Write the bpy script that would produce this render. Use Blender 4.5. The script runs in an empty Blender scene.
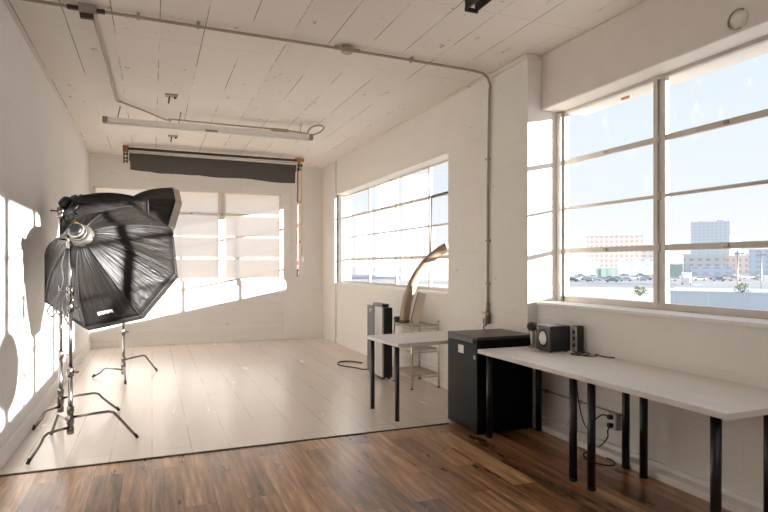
import bpy, bmesh, math, random
from mathutils import Vector, Matrix
random.seed(7)
PI = math.pi
scn = bpy.context.scene
COL = scn.collection

# ------------------------------------------------------------------ materials
def lin(c):
    return tuple((v/12.92 if v <= .04045 else ((v+.055)/1.055)**2.4) for v in c)
def hexc(r, g, b):
    return lin((r/255, g/255, b/255)) + (1,)

class NT:
    def __init__(s, name):
        s.m = bpy.data.materials.new(name); s.m.use_nodes = True
        s.t = s.m.node_tree; s.n = s.t.nodes; s.n.clear()
        s.out = s.n.new('ShaderNodeOutputMaterial')
    def node(s, typ, **kw):
        n = s.n.new('ShaderNode'+typ)
        for k, v in kw.items():
            setattr(n, k, v)
        return n
    def link(s, a, b): s.t.links.new(a, b)
    def put(s, sock, v):
        if isinstance(v, bpy.types.NodeSocket): s.link(v, sock)
        else: sock.default_value = v
    def math(s, op, a, b=0.0, c=None, clamp=False):
        n = s.node('Math', operation=op, use_clamp=clamp); s.put(n.inputs[0], a); s.put(n.inputs[1], b)
        if c is not None: s.put(n.inputs[2], c)
        return n.outputs[0]
    def mix(s, f, a, b, blend='MIX'):
        n = s.node('Mix', data_type='RGBA', blend_type=blend)
        s.put(n.inputs[0], f); s.put(n.inputs[6], a); s.put(n.inputs[7], b)
        return n.outputs[2]
    def pos(s):
        return s.node('NewGeometry').outputs['Position']
    def objco(s):
        return s.node('TexCoord').outputs['Object']
    def sep(s, v):
        n = s.node('SeparateXYZ'); s.link(v, n.inputs[0]); return n.outputs
    def comb(s, x, y, z):
        n = s.node('CombineXYZ')
        for i, q in enumerate((x, y, z)): s.put(n.inputs[i], q)
        return n.outputs[0]
    def noise(s, vec, scale, detail=4, rough=.55, dim='3D'):
        n = s.node('TexNoise', noise_dimensions=dim); s.link(vec, n.inputs['Vector'])
        n.inputs['Scale'].default_value = scale; n.inputs['Detail'].default_value = detail
        n.inputs['Roughness'].default_value = rough
        return n.outputs[0]
    def ramp(s, f, stops):
        n = s.node('ValToRGB'); s.put(n.inputs[0], f)
        e = n.color_ramp.elements
        while len(e) < len(stops): e.new(.5)
        for el, (p, c) in zip(e, stops):
            el.position = p; el.color = c if len(c) == 4 else tuple(c)+(1,)
        return n.outputs[0]
    def scale(s, vec, x, y, z):
        n = s.node('Mapping'); s.link(vec, n.inputs[0]); n.inputs['Scale'].default_value = (x, y, z)
        return n.outputs[0]
    def bump(s, h, strength=.2, dist=.01, normal=None):
        n = s.node('Bump'); n.inputs['Strength'].default_value = strength; n.inputs['Distance'].default_value = dist
        s.link(h, n.inputs['Height'])
        if normal is not None: s.link(normal, n.inputs['Normal'])
        return n.outputs[0]
    def bsdf(s, col, rough=.5, metal=0., spec=.5, normal=None, **kw):
        n = s.node('BsdfPrincipled')
        s.put(n.inputs['Base Color'], col); s.put(n.inputs['Roughness'], rough)
        n.inputs['Metallic'].default_value = metal; n.inputs['Specular IOR Level'].default_value = spec
        if normal is not None: s.link(normal, n.inputs['Normal'])
        for k, v in kw.items(): n.inputs[k].default_value = v
        s.link(n.outputs[0], s.out.inputs[0])
        return n

def simple(name, rgb, rough=.5, metal=0., spec=.5, var=.12, nscale=14., bump=.0, bscale=60., **kw):
    """a plain finish with a little procedural tone variation"""
    t = NT(name); p = t.objco()
    c = hexc(*rgb)
    f = t.noise(p, nscale, 3)
    d = tuple(v*(1-var) for v in c[:3])+(1,)
    b = tuple(min(1, v*(1+var*.5)) for v in c[:3])+(1,)
    col = t.mix(f, d, b)
    nrm = t.bump(t.noise(p, bscale, 3), bump, .01) if bump else None
    t.bsdf(col, rough, metal, spec, nrm, **kw)
    return t.m

def painted_wall(name, axis, rgb=(232, 228, 222), course=.205, block=.41, line=.10):
    """white painted block work: faint courses, chips, hand brushed unevenness"""
    t = NT(name); p = t.pos(); x, y, z = t.sep(p)
    u = y if axis == 'y' else x
    v = t.comb(u, z, 0.0)
    br = t.node('TexBrick'); t.link(v, br.inputs['Vector'])
    br.offset = .5
    for k, q in (('Scale', 1.), ('Mortar Size', .006), ('Mortar Smooth', .3), ('Brick Width', block), ('Row Height', course), ('Bias', 0.)):
        br.inputs[k].default_value = q
    mort = br.outputs['Fac']
    breakup = t.ramp(t.noise(p, 1.7, 3), [(.38, (0, 0, 0)), (.66, (1, 1, 1))])
    mort = t.math('MULTIPLY', mort, breakup)
    base = hexc(*rgb)
    dirt = t.mix(t.noise(p, 2.2, 5), tuple(q*.93 for q in base[:3])+(1,), base)
    col = t.mix(t.math('MULTIPLY', mort, line), dirt, hexc(120, 108, 96))
    chip = t.ramp(t.noise(t.scale(p, 1, 1, 1.6), 8, 6, .74), [(.665, (0, 0, 0)), (.69, (1, 1, 1))])
    col = t.mix(t.math('MULTIPLY', chip, .55), col, hexc(140, 125, 110))
    h = t.math('SUBTRACT', t.math('MULTIPLY', t.noise(p, 35, 4), .35), t.math('MULTIPLY', mort, .8))
    t.bsdf(col, .62, 0, .35, t.bump(h, .28, .006))
    return t.m

def ceiling_mat():
    t = NT('painted_board_ceiling'); p = t.pos(); x, y, z = t.sep(p)
    fx = t.math('FRACT', t.math('ADD', t.math('DIVIDE', x, .352), .33))
    d = t.math('ABSOLUTE', t.math('SUBTRACT', fx, .5))
    line = t.math('LESS_THAN', d, .012)
    breakup = t.ramp(t.noise(t.scale(p, 2.8, .75, 1), 1.4, 5, .7), [(.46, (0, 0, 0)), (.55, (1, 1, 1))])
    line = t.math('MULTIPLY', line, breakup)
    base = hexc(230, 224, 217)
    brd = t.math('FLOOR', t.math('ADD', t.math('DIVIDE', x, .352), .83))
    wn = t.node('TexWhiteNoise', noise_dimensions='1D'); t.link(brd, wn.inputs['W'])
    col = t.mix(wn.outputs[0], tuple(q*.93 for q in base[:3])+(1,), base)
    col = t.mix(t.math('MULTIPLY', t.noise(p, 1.3, 5), .22), col, hexc(190, 172, 152))
    col = t.mix(t.math('MULTIPLY', line, .75), col, hexc(96, 78, 62))
    chip = t.ramp(t.noise(t.scale(p, 1.5, .8, 1), 5.0, 6, .75), [(.640, (0, 0, 0)), (.665, (1, 1, 1))])
    col = t.mix(t.math('MULTIPLY', chip, .6), col, hexc(112, 92, 74))
    seam = t.math('LESS_THAN', t.math('ABSOLUTE', t.math('SUBTRACT', t.math('FRACT', t.math('DIVIDE', y, 1.55)), .5)), .004)
    col = t.mix(t.math('MULTIPLY', seam, .18), col, hexc(130, 112, 95))
    h = t.math('SUBTRACT', t.math('MULTIPLY', t.noise(p, 18, 5), .5), t.math('ADD', line, chip))
    t.bsdf(col, .7, 0, .3, t.bump(h, .3, .01))
    return t.m

def plank_mat(name, width, length, cols, mortar, rough, grain=1., mort_size=.0022, spec=.5, mort_break=False, bump=.12, rvar=.18):
    t = NT(name); p = t.pos(); x, y, z = t.sep(p)
    v = t.comb(y, x, 0.0)
    br = t.node('TexBrick'); t.link(v, br.inputs['Vector']); br.offset = .37; br.offset_frequency = 2
    br.inputs['Color1'].default_value = (0, 0, 0, 1); br.inputs['Color2'].default_value = (1, 1, 1, 1); br.inputs['Mortar'].default_value = (.5, .5, .5, 1)
    for k, q in (('Scale', 1.), ('Mortar Size', mort_size), ('Mortar Smooth', .1), ('Brick Width', length), ('Row Height', width), ('Bias', 0.)):
        br.inputs[k].default_value = q
    tone = t.sep(br.outputs['Color'])[0]
    off = t.math('MULTIPLY', tone, 37.)
    g1 = t.noise(t.comb(t.math('MULTIPLY', x, 24.), t.math('ADD', t.math('MULTIPLY', y, 1.5), off), off), 1.3, 7, .68)
    g2 = t.noise(t.comb(t.math('MULTIPLY', x, 6.), t.math('ADD', t.math('MULTIPLY', y, 1.1), off), off), 1.2, 5, .6)
    f = t.math('ADD', t.math('MULTIPLY', tone, .24), t.math('ADD', t.math('MULTIPLY', g1, .85*grain), t.math('MULTIPLY', g2, .45*grain)))
    f = t.math('SUBTRACT', f, .33*grain)
    col = t.ramp(f, cols)
    mf = br.outputs['Fac']
    if mort_break:
        mf = t.math('MULTIPLY', mf, t.ramp(t.noise(t.pos(), 1.5, 3), [(.36, (.12, .12, .12)), (.62, (1, 1, 1))]))
    col = t.mix(mf, col, mortar)
    rr = t.math('ADD', rough, t.math('MULTIPLY', t.math('SUBTRACT', g2, .5), rvar))
    h = t.math('SUBTRACT', t.math('MULTIPLY', g1, .25*grain), br.outputs['Fac'])
    t.bsdf(col, rr, 0, spec, t.bump(h, bump, .004))
    return t.m

def fabric_mat(name, dark, light):
    t = NT(name)
    at = t.node('Attribute'); at.attribute_name = 'crease'
    x, y, z = t.sep(at.outputs['Vector'])
    p = t.objco()
    n1 = t.noise(t.comb(t.math('MULTIPLY', x, 5.5), t.math('MULTIPLY', y, 1.1), z), 1.6, 3, .5)
    n2 = t.noise(p, 5., 3, .5)
    h = t.math('ADD', n1, t.math('MULTIPLY', n2, .45))
    col = t.mix(n1, hexc(*dark), hexc(*light))
    t.bsdf(col, .46, 0, .32, t.bump(h, .45, .05))
    return t.m

def glass_mat():
    t = NT('window_glass'); p = t.pos()
    tr = t.node('BsdfTransparent'); tr.inputs[0].default_value = (.965, .975, .985, 1)
    gl = t.node('BsdfGlossy'); gl.inputs['Roughness'].default_value = .02
    df = t.node('BsdfTranslucent'); df.inputs[0].default_value = (.9, .88, .84, 1)
    fr = t.node('Fresnel'); fr.inputs[0].default_value = 1.35
    grime = t.ramp(t.noise(t.scale(p, 1, 1.2, .7), 7, 6, .72), [(.60, (0, 0, 0)), (.80, (1, 1, 1))])
    m1 = t.node('MixShader'); t.link(t.math('ADD', .008, t.math('MULTIPLY', grime, .06)), m1.inputs[0]); t.link(tr.outputs[0], m1.inputs[1]); t.link(df.outputs[0], m1.inputs[2])
    m2 = t.node('MixShader'); t.link(t.math('MULTIPLY', fr.outputs[0], .05), m2.inputs[0]); t.link(m1.outputs[0], m2.inputs[1]); t.link(gl.outputs[0], m2.inputs[2])
    t.link(m2.outputs[0], t.out.inputs[0])
    return t.m

def frosted_mat():
    t = NT('whitewashed_glass'); p = t.pos()
    f = t.noise(t.scale(p, 1, 1, 2.2), 2.4, 4)
    c = t.mix(f, hexc(250, 228, 208), hexc(254, 242, 228))
    b = t.node('BsdfPrincipled'); b.inputs['Base Color'].default_value = hexc(96, 90, 86); b.inputs['Roughness'].default_value = .3
    tl = t.node('BsdfTranslucent'); t.link(c, tl.inputs[0])
    m = t.node('MixShader'); m.inputs[0].default_value = .86; t.link(b.outputs[0], m.inputs[1]); t.link(tl.outputs[0], m.inputs[2])
    t.link(m.outputs[0], t.out.inputs[0])
    return t.m

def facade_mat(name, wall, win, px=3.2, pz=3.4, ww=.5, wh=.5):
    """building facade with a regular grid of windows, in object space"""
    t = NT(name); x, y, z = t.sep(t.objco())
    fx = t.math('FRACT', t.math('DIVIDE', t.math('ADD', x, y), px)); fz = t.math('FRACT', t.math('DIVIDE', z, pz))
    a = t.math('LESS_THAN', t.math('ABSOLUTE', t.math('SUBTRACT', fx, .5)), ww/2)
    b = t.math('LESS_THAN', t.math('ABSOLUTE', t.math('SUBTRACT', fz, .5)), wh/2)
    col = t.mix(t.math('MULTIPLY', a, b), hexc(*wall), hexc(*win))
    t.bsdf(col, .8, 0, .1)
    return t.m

def ground_mat():
    t = NT('pale_asphalt'); p = t.pos(); x, y, z = t.sep(p)
    f = t.noise(p, .06, 5); g = t.noise(p, .5, 3)
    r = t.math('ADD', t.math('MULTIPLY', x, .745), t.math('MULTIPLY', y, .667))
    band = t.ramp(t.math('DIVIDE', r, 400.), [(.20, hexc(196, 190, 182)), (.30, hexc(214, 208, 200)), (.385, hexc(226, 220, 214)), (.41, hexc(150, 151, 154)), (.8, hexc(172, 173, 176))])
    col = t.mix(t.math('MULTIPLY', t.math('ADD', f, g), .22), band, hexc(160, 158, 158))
    t.bsdf(col, .9, 0, .1)
    return t.m

def tabletop_mat(name, base, worn):
    t = NT(name); p = t.objco()
    n = t.noise(t.scale(p, 7, 1.2, 4), 2.5, 5, .62)
    col = t.mix(n, hexc(*base), hexc(*worn))
    sp = t.ramp(t.noise(p, 20, 4, .7), [(.74, (0, 0, 0)), (.77, (1, 1, 1))])
    col = t.mix(t.math('MULTIPLY', sp, .7), col, hexc(96, 92, 88))
    t.bsdf(col, .42, 0, .45, t.bump(n, .05, .003))
    return t.m

M = dict(
    wall_l=painted_wall('painted_plaster', 'y', (235, 232, 228), 3., 6., .02),
    wall_y=painted_wall('painted_block_side', 'y'),
    wall_x=painted_wall('painted_block_back', 'x', (232, 228, 222), .18, 3.2, .16),
    beam=simple('painted_beam', (220, 214, 207), .65, bump=.18, bscale=16, var=.08, nscale=5),
    trim=simple('white_trim_paint', (235, 231, 226), .5, bump=.1, bscale=30, var=.07),
    ceil=ceiling_mat(),
    wood=plank_mat('brown_laminate_planks', .19, 1.25,
                   [(.18, hexc(45, 30, 19)), (.35, hexc(108, 75, 50)), (.52, hexc(158, 118, 84)), (.74, hexc(210, 174, 138))],
                   hexc(40, 25, 15), .30, 1., .0018, .5),
    white_floor=plank_mat('white_painted_planks', .30, 1.9,
                   [(.1, hexc(204, 193, 183)), (.5, hexc(213, 203, 193)), (.9, hexc(221, 211, 202))],
                   hexc(118, 92, 72), .27, .10, .0024, .5, True, .02, .02),
    frame=simple('window_frame_paint', (190, 182, 172), .5, bump=.25, bscale=40, var=.2, nscale=9),
    frame_w=simple('white_window_frame_paint', (226, 218, 208), .5, bump=.2, bscale=40, var=.12, nscale=9),
    glass=glass_mat(), frosted=frosted_mat(),
    steel=simple('galvanised_steel', (150, 140, 126), .42, .7, var=.25, nscale=20),
    paintpipe=simple('painted_conduit', (158, 144, 128), .5, .25, var=.25, nscale=12),
    darkmetal=simple('dark_rusty_metal', (62, 50, 40), .55, .4, var=.3),
    chrome=simple('brushed_chrome', (128, 124, 119), .2, 1., var=.1),
    black=simple('black_plastic', (20, 20, 21), .42, var=.15),
    blackm=simple('black_powder_coat', (16, 16, 17), .4, var=.1, bump=.05),
    fridge=simple('black_fridge_enamel', (12, 12, 12), .45, 0, .14, var=.12, bump=.06, bscale=160),
    fridge_side=simple('black_fridge_side', (8, 8, 8), .5, 0, .12, var=.12, bump=.06, bscale=160),
    fridge_top=simple('reflection_brown_lid', (52, 44, 38), .42, var=.25, nscale=6),  # brown of a reflection is put into the lid colour
    nylon=fabric_mat('black_nylon', (15, 14, 13), (36, 32, 29)), nylon_dark=fabric_mat('matt_black_nylon', (20, 19, 18), (34, 31, 29)),
    piping=simple('black_piping', (30, 28, 27), .6),
    lip=simple('grey_softbox_lip', (176, 168, 158), .75, var=.2, nscale=20),
    white_cloth=simple('white_diffusion_cloth', (238, 236, 230), .8, var=.04),
    silver=simple('silver_plastic', (168, 164, 158), .38, .35, var=.08),
    charcoal=simple('charcoal_plastic', (70, 66, 62), .45, var=.1),
    darkpaper=simple('charcoal_backdrop_paper', (74, 69, 65), .8, var=.08, nscale=2),
    top=tabletop_mat('white_worn_laminate', (222, 218, 213), (205, 198, 190)),
    edge=simple('laminate_edge', (214, 206, 196), .5, var=.1),
    white=simple('white_plastic', (232, 230, 226), .4, var=.05),
    cone=simple('white_speaker_cone', (226, 222, 216), .45, var=.05),
    rubber=simple('black_rubber_cable', (24, 22, 21), .55, var=.1),
    hose=simple('beige_hose', (146, 130, 108), .55, var=.12, nscale=8),
    board=simple('grey_beige_board', (196, 184, 168), .7, var=.12),
    wire=simple('chrome_wire_shelf', (196, 186, 172), .3, .8, var=.1),
    brass=simple('brass_bracket', (168, 128, 62), .38, .7, var=.2),
    redbrown=simple('red_brown_bracket', (140, 74, 56), .6, var=.25),
    pink=simple('pink_pull_chain', (226, 150, 140), .5, var=.1),
    red=simple('red_plastic', (196, 62, 62), .5),
    yellow=simple('yellow_pull_chain', (214, 188, 128), .5, var=.15),
    orange=simple('orange_red_strip', (238, 160, 136), .6),
    grey=simple('grey_card', (120, 112, 104), .7),
    ground=ground_mat(),
    hotel=facade_mat('hazed_pink_facade', (216, 202, 196), (194, 172, 165), 3.4, 3.5, .45, .5),  # distance haze is mixed into these facade colours as paleness
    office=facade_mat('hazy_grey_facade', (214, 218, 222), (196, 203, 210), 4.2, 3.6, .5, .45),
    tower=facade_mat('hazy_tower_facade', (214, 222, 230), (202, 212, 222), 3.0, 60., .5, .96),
    pale=facade_mat('hazed_stone_facade', (212, 207, 203), (176, 176, 180), 4.5, 3.6, .5, .42),
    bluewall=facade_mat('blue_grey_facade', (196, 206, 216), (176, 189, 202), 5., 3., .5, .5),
    greenbox=simple('green_container_paint', (164, 182, 172), .7, var=.12, nscale=.6),
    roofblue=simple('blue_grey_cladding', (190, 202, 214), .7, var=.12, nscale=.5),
    leaf=simple('olive_leaves', (120, 128, 92), .7, var=.4, nscale=3),
    tyre=simple('tyre_rubber', (90, 90, 94), .8),
    carglass=simple('car_glass', (110, 118, 128), .15),
)
for k, c in dict(white=(236, 236, 236), silver=(168, 172, 178), dark=(112, 118, 126), blue=(140, 158, 180), red=(186, 150, 146)).items():
    M['car_'+k] = simple('car_paint_'+k, c, .3, var=.05)

# ------------------------------------------------------------------ mesh builder
class MB:
    def __init__(s): s.bm = bmesh.new()
    def quad(s, *pts):
        return s.bm.faces.new([s.bm.verts.new(p) for p in pts])
    def box(s, a, b, mat=None, bev=0., seg=2):
        x0, y0, z0 = (min(a[i], b[i]) for i in range(3)); x1, y1, z1 = (max(a[i], b[i]) for i in range(3))
        vs = [s.bm.verts.new(p) for p in ((x0,y0,z0),(x1,y0,z0),(x1,y1,z0),(x0,y1,z0),(x0,y0,z1),(x1,y0,z1),(x1,y1,z1),(x0,y1,z1))]
        fs = [s.bm.faces.new([vs[i] for i in f]) for f in ((3,2,1,0),(4,5,6,7),(0,1,5,4),(1,2,6,5),(2,3,7,6),(3,0,4,7))]
        if bev:
            es = list({e for f in fs for e in f.edges})
            r = bmesh.ops.bevel(s.bm, geom=es, offset=bev, segments=seg, profile=.5, affect='EDGES')
            vs = list({v for f in r['faces'] for v in f.verts} | {v for v in vs if v.is_valid})
        if mat is not None:
            bmesh.ops.transform(s.bm, matrix=mat, verts=[v for v in vs if v.is_valid])
        return s
    def tube(s, pts, r, n=10, closed=False, cap=True):
        pts = [Vector(p) for p in pts]; m = len(pts)
        rs = r if isinstance(r, (list, tuple)) else [r]*m
        rings = []; up = None
        for i, p in enumerate(pts):
            if closed: d = pts[(i+1) % m]-pts[i-1]
            else: d = pts[min(i+1, m-1)]-pts[max(i-1, 0)]
            d.normalize()
            if up is None:
                up = Vector((0, 0, 1)) if abs(d.z) < .9 else Vector((1, 0, 0))
            u = (up - d*up.dot(d)).normalized(); up = u; w = d.cross(u)
            rings.append([s.bm.verts.new(p+(u*math.cos(2*PI*k/n)+w*math.sin(2*PI*k/n))*rs[i]) for k in range(n)])
        last = m if closed else m-1
        for i in range(last):
            A, B = rings[i], rings[(i+1) % m]
            for k in range(n):
                f = s.bm.faces.new((A[k], A[(k+1) % n], B[(k+1) % n], B[k])); f.smooth = True
        if cap and not closed:
            s.bm.faces.new(rings[0][::-1]); s.bm.faces.new(rings[-1])
        return s
    def lathe(s, prof, origin=(0,0,0), axis=(0,0,1), n=24):
        """prof: list of (radius, distance along axis)"""
        ax = Vector(axis).normalized(); o = Vector(origin)
        up = Vector((0,0,1)) if abs(ax.z) < .9 else Vector((1,0,0))
        u = (up-ax*up.dot(ax)).normalized(); w = ax.cross(u)
        rings = []
        for r, h in prof:
            rings.append([s.bm.verts.new(o+ax*h+(u*math.cos(2*PI*k/n)+w*math.sin(2*PI*k/n))*max(r, 1e-4)) for k in range(n)])
        for A, B in zip(rings, rings[1:]):
            for k in range(n):
                f = s.bm.faces.new((A[k], A[(k+1) % n], B[(k+1) % n], B[k])); f.smooth = True
        s.bm.faces.new(rings[0][::-1]); s.bm.faces.new(rings[-1])
        return s
    def build(s, name, mat, parent=None, loc=None, autosmooth=True):
        bmesh.ops.recalc_face_normals(s.bm, faces=s.bm.faces[:])
        me = bpy.data.meshes.new(name); s.bm.to_mesh(me); s.bm.free()
        me.materials.append(mat)
        o = bpy.data.objects.new(name, me); COL.objects.link(o)
        if loc is not None: o.location = loc
        if parent is not None: o.parent = parent
        return o

def smooth_curve(pts, n=8):
    """Catmull-Rom through pts"""
    P = [Vector(p) for p in pts]; P = [P[0]*2-P[1]]+P+[P[-1]*2-P[-2]]
    out = []
    for i in range(1, len(P)-2):
        for k in range(n):
            t = k/n; a, b, c, d = P[i-1:i+3]
            out.append(.5*((2*b)+(c-a)*t+(2*a-5*b+4*c-d)*t*t+(3*b-a-3*c+d)*t**3))
    out.append(P[-2])
    return out

def tag(o, label=None, cat=None, group=None, kind=None):
    if label: o['label'] = label
    if cat: o['category'] = cat
    if group: o['group'] = group
    if kind: o['kind'] = kind
    return o
def thing(name, label, cat, loc=(0,0,0), rz=0, group=None):
    o = bpy.data.objects.new(name, None); COL.objects.link(o); o.location = loc; o.rotation_euler = (0,0,rz)
    o.empty_display_size = .1
    return tag(o, label, cat, group)
def copy_tree(o, parent=None):
    c = o.copy(); COL.objects.link(c)
    if parent is not None: c.parent = parent
    for ch in list(o.children): copy_tree(ch, c)
    return c
def struct(name, mb, mat, parent=None):
    o = mb.build(name, mat, parent)
    if parent is None: o['kind'] = 'structure'
    return o
def plabel(o, text): o['label'] = text; return o

# ------------------------------------------------------------------ room dimensions (metres, camera at x=0 y=0 z=1.5)
XL, XR, YB, YF, ZC = -1.037, 3.29, 11.45, -3.2, 3.48
SEAM = 4.80
ROWS_NEAR = (1.16, 1.63, 2.03, 2.47, 2.95)
ROWS_FAR = (1.155, 1.60, 2.02, 2.41, 2.83)
ROWS_BACK = (1.19, 1.62, 2.04, 2.47, 2.90)

# floors
m = MB(); m.box((XL-.2, YF-.2, -.2), (3.75, SEAM, 0)); struct('floor', m, M['wood'])
m = MB(); m.box((XL-.2, SEAM, -.2), (3.70, YB+.3, .002)); struct('floor_painted', m, M['white_floor'])
m = MB(); m.box((XL, SEAM-.014, -.01), (2.6, SEAM+.012, .007), bev=.003); struct('trim_1', m, M['darkmetal'])
# ceiling
m = MB(); m.box((XL-.2, YF-.2, ZC), (3.95, 5.2, ZC+.2)); m.box((XL-.2, 5.2, ZC), (3.54, YB+.3, ZC+.2)); struct('ceiling', m, M['ceil'])
# left and front walls
m = MB(); m.box((XL-.2, YF-.2, 0), (XL, YB+.4, ZC)); struct('wall_left', m, M['wall_l'])
m = MB(); m.box((XL, YF-.2, 0), (3.75, YF, ZC)); struct('wall_front', m, M['wall_x'])
# back wall with the whitewashed window opening (x -0.98..2.60)
m = MB()
m.box((XL, YB, 0), (3.54, YB+.3, 1.19)); m.box((XL, YB, 2.91), (3.54, YB+.3, ZC))
m.box((XL, YB, 1.19), (-.98, YB+.3, 2.91)); m.box((2.60, YB, 1.19), (3.54, YB+.3, 2.91))
struct('wall_back', m, M['wall_x'])
m = MB(); m.box((2.44, YB-.02, 0), (3.3, YB, 1.17)); m.box((2.62, YB-.02, 1.17), (3.3, YB, ZC)); struct('pillar_back', m, M['trim'])
# right wall: far section with window opening y 6.10..10.75
m = MB()
m.box((XR, 5.2, 0), (3.54, YB, 1.155)); m.box((XR, 5.2, 2.84), (3.54, YB, ZC))
m.box((XR, 5.2, 1.155), (3.54, 6.10, 2.84)); m.box((XR, 10.58, 1.155), (3.54, YB, 2.84))
struct('wall_right', m, M['wall_y'])
m = MB(); m.box((3.25, 10.58, 0), (3.32, YB, ZC)); struct('pillar_corner', m, M['wall_y'])
m = MB(); m.box((3.27, 4.5, 0), (3.70, 5.2, ZC)); struct('pillar_right', m, M['wall_y'])
# right wall, near section: low wall, beam, front pier
m = MB(); m.box((3.38, YF, 0), (3.95, 4.5, 1.14)); m.box((3.38, YF, 1.14), (3.95, -1.25, 2.96)); struct('wall_right_near', m, M['wall_y'])
m = MB(); m.box((3.425, YF, 2.96), (3.95, 4.5, ZC), bev=.012); struct('beam_right', m, M['beam'])
m = MB(); m.box((3.36, -1.25, 1.12), (3.75, 4.5, 1.15), bev=.006); struct('sill_near', m, M['trim'])
m = MB(); m.box((3.27, 6.10, 1.13), (3.6, 10.58, 1.157), bev=.005); struct('sill_far', m, M['trim'])
# skirting
m = MB(); m.box((3.26, YF, 0), (3.39, 4.5, .05), bev=.004); m.box((3.345, YF, .05), (3.39, 4.5, .085), bev=.004); struct('baseboard_right', m, M['trim'])
m = MB(); m.box((3.272, 5.2, 0), (3.3, 10.58, .10), bev=.004); m.box((3.28, 5.2, .22), (3.3, 10.58, .235)); struct('baseboard_far', m, M['trim'])
m = MB(); m.box((XL, YB-.018, 0), (2.44, YB, .11), bev=.004); m.box((XL, YB-.012, .28), (3.25, YB, .30)); struct('baseboard_back', m, M['trim'])
m = MB(); m.box((XL, YF, 0), (XL+.018, YB, .15), bev=.005); struct('baseboard_left', m, M['trim'])
# rounded plaster drip where the pillar meets the ceiling
m = MB(); m.box((3.245, 4.49, 3.43), (3.42, 5.2, 3.48), bev=.012); struct('trim_2', m, M['beam'])

# ------------------------------------------------------------------ windows
def window(name, axis, plane, u0, mulls, u1, rows, thick, fm, pm, wide, bar_w=.03, top_wide=False):
    root = bpy.data.objects.new(name, None); COL.objects.link(root); root['kind'] = 'structure'
    def P(u, d, z): return (plane+d, u, z) if axis == 'x' else (u, plane+d, z)
    def bx(mb, a0, a1, d0, d1, z0, z1, bev=.004): return mb.box(P(a0, d0, z0), P(a1, d1, z1), bev=bev)
    z0, z1 = rows[0], rows[-1]
    m = MB(); w = .045
    bx(m, u0, u0+w, -thick, thick, z0, z1); bx(m, u1-w, u1, -thick, thick, z0, z1)
    bx(m, u0, u1, -thick, thick, z0-.01, z0+w); bx(m, u0, u1, -thick, thick, z1-.018, z1+.03)
    m.build('frame', fm, root)
    edges = [u0]+list(mulls)+[u1]
    for u in mulls:
        mb = MB(); bx(mb, u-wide/2, u-wide*.12, -thick*1.1, thick, z0, z1); bx(mb, u+wide*.12, u+wide/2, -thick*1.1, thick, z0, z1)
        bx(mb, u-wide*.13, u+wide*.13, -thick*.5, thick, z0, z1)
        mu = mb.build('mullion', fm, root)
        b = MB()
        for z in rows[1:-1]:
            bx(b, u-wide*.1, u+wide*.1, -thick*1.3, -thick*.4, z-.03, z+.03)
        b.build('bolt_plate', M['frame'], mu)
    for z in rows[1:-1]:
        big = z in (rows[1], rows[3])
        h = .045 if big else .026
        mb = MB()
        for a, b in zip(edges, edges[1:]):
            bx(mb, a+.02, b-.02, -thick*(.9 if big else .6), thick*.6, z-h/2, z+h/2)
        gb = mb.build('glazing_bar', fm, root)
        if big:
            la = MB()
            for a, b in zip(edges, edges[1:]):
                c = (a+b)/2; bx(la, c-.02, c+.02, -thick*1.4, -thick*.8, z-.012, z+.014, .003)
            la.build('latch', M['steel'], gb)
    mb = MB()
    mb.quad(P(u0+.02, .004, z0+.01), P(u1-.02, .004, z0+.01), P(u1-.02, .004, z1-.01), P(u0+.02, .004, z1-.01))
    mb.build('glass', pm, root)
    return root
window('window_1', 'y', YB+.07, -.98, (.135, 1.255), 2.42, ROWS_BACK, .035, M['frame_w'], M['frosted'], .13)
m = MB(); m.box((2.42, YB+.03, 1.19), (2.60, YB+.13, 2.91), bev=.004); struct('trim_3', m, M['trim'])
window('window_2', 'x', 3.50, 5.85, (7.0, 8.14, 9.32, 10.42), 10.62, ROWS_FAR, .016, M['frame_w'], M['glass'], .055)
window('window_3', 'x', 3.65, -1.25, (-.06, 1.07, 2.20, 3.32), 4.46, ROWS_NEAR, .02, M['frame'], M['glass'], .115)
m = MB(); m.box((3.60, 4.44, 1.15), (3.7, 4.5, 2.94)); struct('trim_4', m, M['frame'])
# small vent sash standing open in the far window
m = MB(); a, b = (3.47, 6.92, 1.66), (3.47, 6.88, 2.40)
m.tube([(3.46, 6.90, 1.66), (3.44, 6.84, 2.38)], .012, 6); m.tube([(3.44, 6.84, 2.40), (3.46, 5.95, 2.42)], .014, 6); m.tube([(3.46, 6.90, 1.66), (3.48, 6.86, 1.62)], .012, 6)
m.build('vent_sash', M['darkmetal'], bpy.data.objects['window_2'])

# ------------------------------------------------------------------ conduits and ceiling fittings
cz = ZC-.03
m = MB()
m.tube([(XL+.005, 4.90, cz), (-.6, 4.92, cz), (.4, 4.93, cz-.004), (1.6, 4.96, cz), (3.0, 5.03, cz), (3.12, 5.05, cz-.004), (3.20, 5.08, cz-.03), (3.245, 5.11, cz-.09), (3.25, 5.13, cz-.2), (3.25, 5.16, 2.2), (3.25, 5.16, 1.10)], .013, 8)
cond = m.build('conduit', M['paintpipe']); tag(cond, 'long thin conduit pipe crossing the ceiling and running down the pillar above the fridge', 'pipe')
for (x, y) in ((.35, 4.93), (2.3, 5.0), (-.1, 4.925)):
    c = MB(); c.box((x-.012, y-.028, cz-.015), (x+.012, y+.028, ZC), bev=.003); c.build('strap', M['paintpipe'], cond)
for z in (2.6, 1.75, 1.3):
    c = MB(); c.box((3.236, 5.135, z-.010), (3.272, 5.188, z+.010), bev=.003); c.build('strap', M['paintpipe'], cond)
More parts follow.
